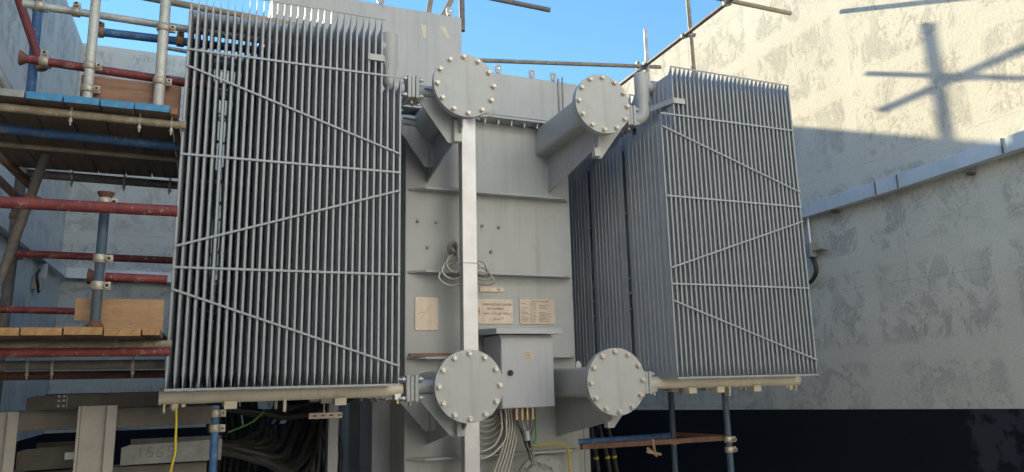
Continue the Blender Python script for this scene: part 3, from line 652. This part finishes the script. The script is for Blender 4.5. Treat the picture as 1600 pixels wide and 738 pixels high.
# ledgers carrying the upper boards
pole((-1.25,4.33,3.055),(-.19,4.33,3.052),'tan','tan tube directly under the front ends of the blue-ended boards',r=.022,clips=(.47,.78,.93))
pole((-1.35,4.60,3.025),(-.231,4.60,3.008),'blue','bright blue tube under the middle of the upper boards',r=.026)
pole((-1.45,4.95,3.035),(-.231,4.90,3.015),'tan','thin tan tube just behind the bright blue one under the upper boards',r=.016)
pole((-1.20,5.64,3.045),(-.231,5.655,3.04),'brown','brown tube under the rear ends of the upper boards',r=.03,clips=(.27,.60,.90))
pole((-1.436,5.600,3.217),(-1.159,5.600,2.946),'rust','dark rusty transom sloping away at the left end of the upper boards',r=.03)
# upper boards
xs = [-1.295,-1.125,-.952,-.782,-.612,-.447,-.272]
nm = ['cut off by the picture edge','with a plain grey end, second from the left','with a blue end, nearest the left','with a blue end, second of four','with a blue end, third of four','with a blue end, against the left radiator']
for i in range(6):
    z = 3.088+random.uniform(0,.004)
    t = thing('scaffold_board', 'upper scaffold board '+nm[i], 'board', (xs[i], 4.25, z), 'scaffold boards of the upper lift')
    part('plank', MB().box(xs[i]+.004, xs[i+1]-.004, 4.252, 5.66, z, z+.038), 'wood', t, bevel=.004)
    part('plank_end', MB().box(xs[i]+.004, xs[i+1]-.004, 4.243, 4.2515, z+.0, z+.038), 'bluepaint' if i > 1 else 'galv_dull', t)
single('short_board', MB().box(-.268,-.234,4.255,5.6,3.088,3.122), 'wood_toe', 'narrow reddish board squeezed between the blue-ended boards and the left radiator', 'board', bevel=.002)
single('toe_board', MB().box(-.745, -.235, 4.46, 4.50, 3.15, 3.335), 'wood_toe', 'reddish timber toe board behind the pale uprights on the upper boards', 'board', bevel=.003)
# ---- middle lift
pole((-1.1,4.02,2.48),(-.19,4.02,2.488),'red','thick red tube across the left at mid height, clamped to the dark blue prop',r=.029)
pole((-.531,4.13,1.905),(-.531,4.13,2.585),'navy','short dark blue prop with plate ends on the lower boards',r=.0235,bands=(.30,.50,.93),flange=(0,1))
pole((-1.22,5.5,2.475),(-.231,5.5,2.465),'red','thin dark red tube behind the dark blue prop',r=.025)
pole((-.60,4.30,2.178),(-.231,4.30,2.172),'red','short red tube with a plate end, right of the dark blue prop',r=.024,flange=(0,),bands=(.15,))
pole((-1.30,5.5,2.115),(-.70,5.5,2.105),'red','low dark red tube ending behind the plywood sheet',r=.022)
single('plywood_toe_sheet', MB().prism([(-.635,1.945),(-.52,1.935),(-.52,1.89),(-.232,1.885),(-.232,2.055),(-.635,2.055)],'y',4.22,4.235), 'ply', 'tan plywood toe sheet behind the foot of the dark blue prop', 'plywood', bevel=.001)
# lower boards and tubes
xs = [-1.19,-1.0,-.825,-.652,-.482,-.315,-.232]
nm = ['cut off by the picture edge','nearest the left edge','second with a sawn tan end','below the dark blue prop','with a tan end under the plywood sheet','narrow, against the left radiator']
for i in range(6):
    z = 1.857+random.uniform(0,.006)
    t = thing('scaffold_board', 'lower scaffold board '+nm[i], 'board', (xs[i], 4.05, z), 'scaffold boards of the lower lift')
    part('plank', MB().box(xs[i]+.004, xs[i+1]-.004, 4.058, 5.7, z, z+.036), 'wood', t, bevel=.004)
    part('plank_end', MB().box(xs[i]+.004, xs[i+1]-.004, 4.05, 4.0575, z, z+.036), 'wood_end', t)
pole((-1.1,4.35,1.83),(-.19,4.35,1.832),'tan','tan tube just under the lower boards',r=.022,clips=(.71,))
pole((-1.1,4.2,1.785),(-.19,4.2,1.785),'red','bright red tube under the lower boards',r=.022)
pole((-1.1,4.6,1.735),(-.231,4.6,1.735),'brown','dark grey tube below the bright red one',r=.026,clips=(.25,.38,.82))
pole((-1.1,5.0,1.69),(-.231,5.0,1.688),'rust','lowest dark tube under the lower boards',r=.024)
# ---- sky pipes and right hand scaffold (these throw the cross-shaped shadow)
pole((2.02,6.0,4.80),(2.00,6.0,6.6),'brown','tube hanging down into the sky with its open end showing, right of the cable box',r=.026)
pole((2.93,6.0,5.175),(1.45,6.0,5.205),'brown','tube reaching into the sky from above with a free right end',r=.024)
pole((1.63,6.0,4.50),(1.80,6.0,5.6),'tan','left of two sloping tubes rising behind the cable box',r=.024)
pole((1.70,6.0,4.62),(2.12,6.0,5.55),'tan','right of two sloping tubes rising behind the cable box',r=.024)
pole((1.135,5.30,4.52),(1.13,5.30,5.4),'galv','thin rod standing at the front of the cable box',r=.006,cat='rod',hollow=False,group=None)
pole((2.60,7.49,5.245),(5.22,7.49,5.545),'tan','long tube sloping across the sky behind the two upper flanges',r=.0245,bands=(.87,.91))
pole((4.97,7.45,3.0),(5.0,7.45,6.02),'pale','short upright with free top end standing left of the sunlit wall',r=.0245,bands=(.83,))
pole((4.93,8.25,5.47),(4.94,4.9,5.535),'brown','long tube running towards the camera along the sunlit wall top',r=.0245,bands=(.23,.50,.73))
pole((4.99,6.48,3.3),(4.95,6.48,6.6),'tan','upright standing behind the right radiator against the sunlit wall',r=.0245,bands=(.66,))
pole((4.20,5.81,5.562),(5.83,5.81,5.565),'tan','tube with a free right end crossing the sunlit wall at the top',r=.0245,bands=(.45,))
# ---- lower right props
pole((3.56,5.28,0),(3.57,5.28,1.50),'navy','left of the two dark props under the right radiator',r=.024,bands=(.72,),flange=(1,))
pole((3.69,4.72,0),(3.68,4.72,1.50),'navy','right of the two dark props under the right radiator',r=.024,bands=(.70,.75),flange=(1,))
single('steel_angle', MB().box(2.45,3.715,4.745,4.785,1.115,1.150), 'rust', 'rusty steel angle bar running from the tank to the right prop', 'beam', bevel=.003)
single('steel_angle', MB().bar((3.58,5.33,1.135),(3.72,4.80,1.135),.03,.03), 'rust', 'short rusty bar joining the tops of the two right props', 'beam')
single('wing_nut_clamp', MB().tube([(3.02,4.74,1.16),(3.03,4.73,1.06)], .012, 8).bar((2.96,4.73,1.075),(3.08,4.73,1.05),.02,.018).bar((2.97,4.74,1.10),(3.05,4.73,1.04),.015,.02), 'clampr', 'rusty wing clamp hanging on the rusty angle bar', 'clamp')
pole((2.75,5.6,1.09),(3.78,5.6,1.10),'blue','blue tube behind the rusty angle bar at the lower right',r=.024)
# black cables right with yellow ties
for i, (xa, xb) in enumerate(((3.13,3.19),(3.21,3.30),(3.30,3.37))):
    t = thing('power_cable', 'black cable with yellow tie right of the tank, %s of three' % ('left','middle','right')[i], 'cable', (xa,5.9,1.4), 'black cables beside the tank corner')
    part('cable_sheath', MB().tube(smooth_path([(xa-.03,5.9,1.55),(xa,5.9,1.25),(xb,5.9,.85),(xb+.05,5.9,.3)],6), .019, 10), 'rubber', t)
    part('cable_tie', MB().tube([(xb-.012,5.9,.93+.0*i),(xb-.008,5.9,.91)], .023, 12), 'yellow', t)

# ------------------------------------------------------------------ lower left steelwork
def ibeam(x0, x1, y0, d, z0, z1, lean=0):
    mb = MB(); t_ = .012
    mb.add([(x0+lean,y0,z0),(x1+lean,y0,z0),(x1+lean,y0+t_,z0),(x0+lean,y0+t_,z0),(x0,y0,z1),(x1,y0,z1),(x1,y0+t_,z1),(x0,y0+t_,z1)],
        [(0,3,2,1),(4,5,6,7),(0,1,5,4),(1,2,6,5),(2,3,7,6),(3,0,4,7)])
    return mb
# I-section columns: flanges face +-x so the web recess is seen from the front
def column(label, xc, y0, z1, w=.17):
    t = thing('steel_column', label, 'column', (xc, y0, 0), 'galvanised steel columns under the left radiator')
    part('flange_plate', MB().box(xc-w/2, xc-w/2+.012, y0, y0+.16, 0, z1), 'col', t, bevel=.001)
    part('flange_plate', MB().box(xc+w/2-.05, xc+w/2, y0, y0+.012, 0, z1), 'col', t, bevel=.001)
    part('web', MB().box(xc-w/2+.013, xc+w/2-.052, y0+.03, y0+.042, 0, z1), 'col', t)
    return t
column('galvanised column in the middle of the lower left steelwork', -.555, 4.72, 1.515, .19)
c2 = column('galvanised column at the bottom left corner with bolt holes', -1.0, 4.72, 1.495, .15)
for z in (1.44, 1.30, 1.26):
    part('bolt_hole', MB().tube([(-1.03,4.749,z),(-1.03,4.745,z)], .012, 10), 'dark', c2)
def channel(label, x0, x1, y, z0, z1, m):
    t = thing('cable_channel', label, 'cable tray', (x0, y, z0), 'cable trays in the lower left steelwork')
    part('channel_side', MB().prism([(x0, z0), (x1, z0+.006), (x1, z1+.004), (x0+.04, z1-.008), (x0+.0, z1-.02)], 'y', y, y+.006), m, t)
    part('channel_floor', MB().box(x0+.01, x1, y+.007, y+.45, z0, z0+.006), m, t)
    part('channel_side', MB().box(x0+.01, x1, y+.455, y+.461, z0, z1), m, t)
    return t
ch = channel('dark cable tray side with splice bolts, directly under the lower boards', -.95, .0, 5.0, 1.497, 1.583, 'dark')
for x in (-.79,-.765):
    for z in (1.515,1.545,1.57): part('splice_bolt', MB().tube([(x,5.0,z),(x,4.993,z)], .007, 8), 'bolt', ch)
part('splice_edge', MB().box(-.752,-.747,4.994,4.9995,1.50,1.582), 'galv_dull', ch)
ch2 = channel('darker lower cable tray with a white sticker at the bottom left', -.97, -.60, 5.0, 1.165, 1.29, 'dark')
part('sticker', MB().box(-.735,-.69,4.993,4.9985,1.215,1.255), 'white', ch2)
for x in (-.60-.035,-.60-.015):
    for z in (1.20,1.235,1.27): part('splice_bolt', MB().tube([(x,5.0,z),(x,4.993,z)], .007, 8), 'bolt', ch2)
ch3 = channel('pale galvanised cable tray side with a handwritten number', -.45, .10, 5.0, 1.165, 1.285, 'galv_dull')
MS = MB()
for st in ([(.06,.8),(.14,1.0),(.12,0)], [(.75,1),(.55,.95),(.5,.55),(.8,.5),(.75,.1),(.45,.05)], [(1.3,1),(1.0,.5),(1.05,.05),(1.3,.1),(1.35,.4),(1.05,.45)], [(1.95,1),(1.65,.95),(1.6,.55),(1.9,.5),(1.85,.1),(1.55,.05)]):
    P = [(-.36+.10*a, 4.9965, 1.200+.062*b) for a, b in st]
    for a, b in zip(P, P[1:]): MS.bar(a, b, .0015, .004, (0,0,1))
part('handwriting', MS, 'ink', ch3)
single('cross_beam', MB().box(-1.6,.04,5.15,5.30,1.375,1.49), 'beige', 'dusty beige beam between the upper and lower cable trays', 'beam', bevel=.003)
single('cross_beam', MB().box(-1.6,.02,5.15,5.30,.95,1.145), 'beige', 'dusty beige beam at the very bottom left', 'beam', bevel=.003)
cable([(-.155,4.58,1.49),(-.15,4.57,1.42),(-.148,4.57,1.33),(-.145,4.57,1.275),(-.15,4.57,1.23),(-.165,4.57,1.12),(-.16,4.57,.9)], .0065, 'yellow', 'thin yellow cable hanging from the left radiator drain plug', 'cable', name='yellow_cable')
pole((.055,4.62,0),(.05,4.62,1.50),'blue','blue prop standing under the left radiator header',r=.022,bands=(.915,.97))
sc_ = thing('slotted_strut', 'short slotted pink-beige strut hanging under the left radiator header', 'strut', (.69,5.3,1.38))
part('strut_face', MB().box(.64,.86,5.2,5.206,1.378,1.392).box(.64,.86,5.2,5.206,1.402,1.416).box(.64,.665,5.2,5.206,1.392,1.402).box(.69,.72,5.2,5.206,1.392,1.402).box(.745,.775,5.2,5.206,1.392,1.402).box(.80,.83,5.2,5.206,1.392,1.402).box(.85,.86,5.2,5.206,1.392,1.402), 'plate', sc_)
part('strut_back', MB().box(.64,.86,5.24,5.245,1.378,1.416), 'dark', sc_)
part('hanger_rod', MB().tube([(.74,5.22,1.41),(.74,5.22,1.60)], .006, 8), 'galv', sc_)
single('support_angle', MB().box(.83,.90,5.6,5.606,.0,1.95).box(.83,.836,5.606,5.70,0,1.95), 'paint', 'pale upright steel angle left of the tank, under the radiator', 'post')
# black cable bundle sweeping into the tray
for i in range(26):
    u = (i % 15)/14
    r_ = random.uniform(.016,.025); J_ = lambda a: random.uniform(-a, a)
    if i < 15:
        xt = .50+.40*u+J_(.02); zl = 1.34-.30*u+J_(.02)
        pts = [(xt+.02,6.35,3.3),(xt+.03,6.3+J_(.1),2.2),(xt+.02,6.25,1.58),(xt-.02+J_(.02),6.1,1.42),(xt-.12,5.9+J_(.1),zl+.05),(xt*.55+.10,5.6+J_(.1),zl-.06),(.17+J_(.02),5.38,1.20+J_(.035)),(.02,5.3,1.215+J_(.03)),(-.3,5.25,1.20+J_(.02))]
        lab = 'thick black cable sagging left into the pale tray, in the tangle under the left radiator'
    else:
        xt = .60+.045*(i-15)*.85+J_(.02)
        pts = [(xt*.95,6.4,3.3),(xt,6.35,2.2),(xt+.02,6.3,1.58),(xt+J_(.03),6.15,1.3),(xt+J_(.06)-.02,6.05,1.05),(xt+J_(.04)-.05,6.0,.5)]
        lab = 'black cable hanging almost straight down beside the tangle under the left radiator'
    single('power_cable', MB().tube(smooth_path(pts,6), r_, 10), 'rubber', lab, 'cable', 'cables sagging into the tray' if i < 15 else 'cables hanging straight down')
for i in range(9):
    xt = -.02+.045*i+random.uniform(-.012,.012); yy = 6.55+random.uniform(-.12,.12)
    single('power_cable', MB().tube(smooth_path([(xt,yy,3.45),(xt+.02,yy+.03,2.7),(xt-.01,yy,2.0),(xt+.02,yy,1.5),(xt+.06,yy,1.2),(xt+.02,yy,.6)],6), .024, 10), 'rubber', 'dark cable riser glimpsed through the fin gaps of the left radiator', 'cable', 'cable risers behind the left bank')
for i, (x0_, x1_, z_) in enumerate(((.35,-.2,1.47),(.55,.0,1.44))):
    single('power_cable', MB().tube(smooth_path([(x1_-.4,5.6,z_+.06),(x1_,5.62,z_+.03),(x0_-.2,5.65,z_-.02),(x0_,5.7,z_-.06),(x0_+.3,5.8,z_-.02),(x0_+.5,5.9,z_+.06)],6), .024, 10), 'rubber', ('upper','lower')[i]+' black cable crossing sideways just under the left radiator header', 'cable')
cable([(.36,5.3,1.44),(.30,5.3,1.38),(.22,5.3,1.34),(.14,5.3,1.31)], .006, 'green', 'thin green wire among the black cables under the left radiator', 'wire', name='green_wire')

# ------------------------------------------------------------------ wall mounted trays
def tray(label, segs, m='tray'):
    t = thing('cable_tray', label, 'cable tray', segs[0][0], 'galvanised cable trays on the concrete walls')
    for a, b, d in segs:
        a, b = Vector(a), Vector(b)
        part('tray_cover', MB().bar(a, b, d, .135, (0,0,1)), m, t, bevel=.003)
    return t
t = tray('galvanised cable tray running up the shaded part of the right wall', [((5.94,7.9,3.31),(5.94,5.035,3.345),.10), ((5.94,5.03,3.345),(5.94,4.785,3.35),.10), ((5.94,4.78,3.35),(5.94,3.78,3.385),.10), ((5.94,3.775,3.385),(5.94,1.5,3.46),.10)])
for y, z in ((5.03,3.345),(4.78,3.35),(3.775,3.385)):
    part('splice_plate', MB().bar((5.886,y+.006,z),(5.886,y-.006,z),.006,.128), 'dark', t)
for y in (6.4, 5.6, 4.1): part('bracket', MB().box(5.93,6.0,y,y+.04,3.24,3.262), 'dark', t)
t = tray('pale cable tray low on the left wall, sloping down behind the scaffold', [((-1.82,3.0,3.12),(-1.82,10.80,3.12),.08)], 'galv')
t = tray('bright cable tray on the back wall behind the dark blue prop', [((-1.80,10.97,3.11),(1.0,10.97,3.05),.10)])
bx = thing('junction_box', 'small grey bracket box beside the right radiator on the right wall', 'box', (5.95,6.0,2.85))
part('box_body', MB().box(5.90,5.998,5.95,6.02,2.83,2.98), 'galv_dull', bx, bevel=.003)
part('bracket_arm', MB().box(5.93,5.998,5.80,5.948,2.885,2.90), 'galv_dull', bx)
part('drop_conduit', MB().tube([(5.96,6.0,2.98),(5.96,6.0,3.27)], .018, 10), 'galv', bx)
part('hose', MB().tube(smooth_path([(5.95,5.99,2.83),(5.95,5.95,2.75),(5.95,5.95,2.66),(5.95,6.02,2.58),(5.95,6.1,2.56)],5), .022, 8), 'black', bx)
bx = thing('wall_bracket', 'pinkish metal bracket with dark cable stub on the left wall under the tray', 'bracket', (-1.85,9.6,2.7))
part('bracket_plate', MB().box(-1.87,-1.77,9.50,9.60,2.72,2.86), 'plate', bx, bevel=.004)
part('upper_plate', MB().box(-1.87,-1.78,9.70,9.78,2.86,3.04), 'galv', bx, bevel=.004)
part('cable_stub', MB().tube(smooth_path([(-1.82,9.62,2.70),(-1.80,9.45,2.76),(-1.82,9.45,2.86),(-1.83,9.6,2.95)],5), .015, 8), 'black', bx)
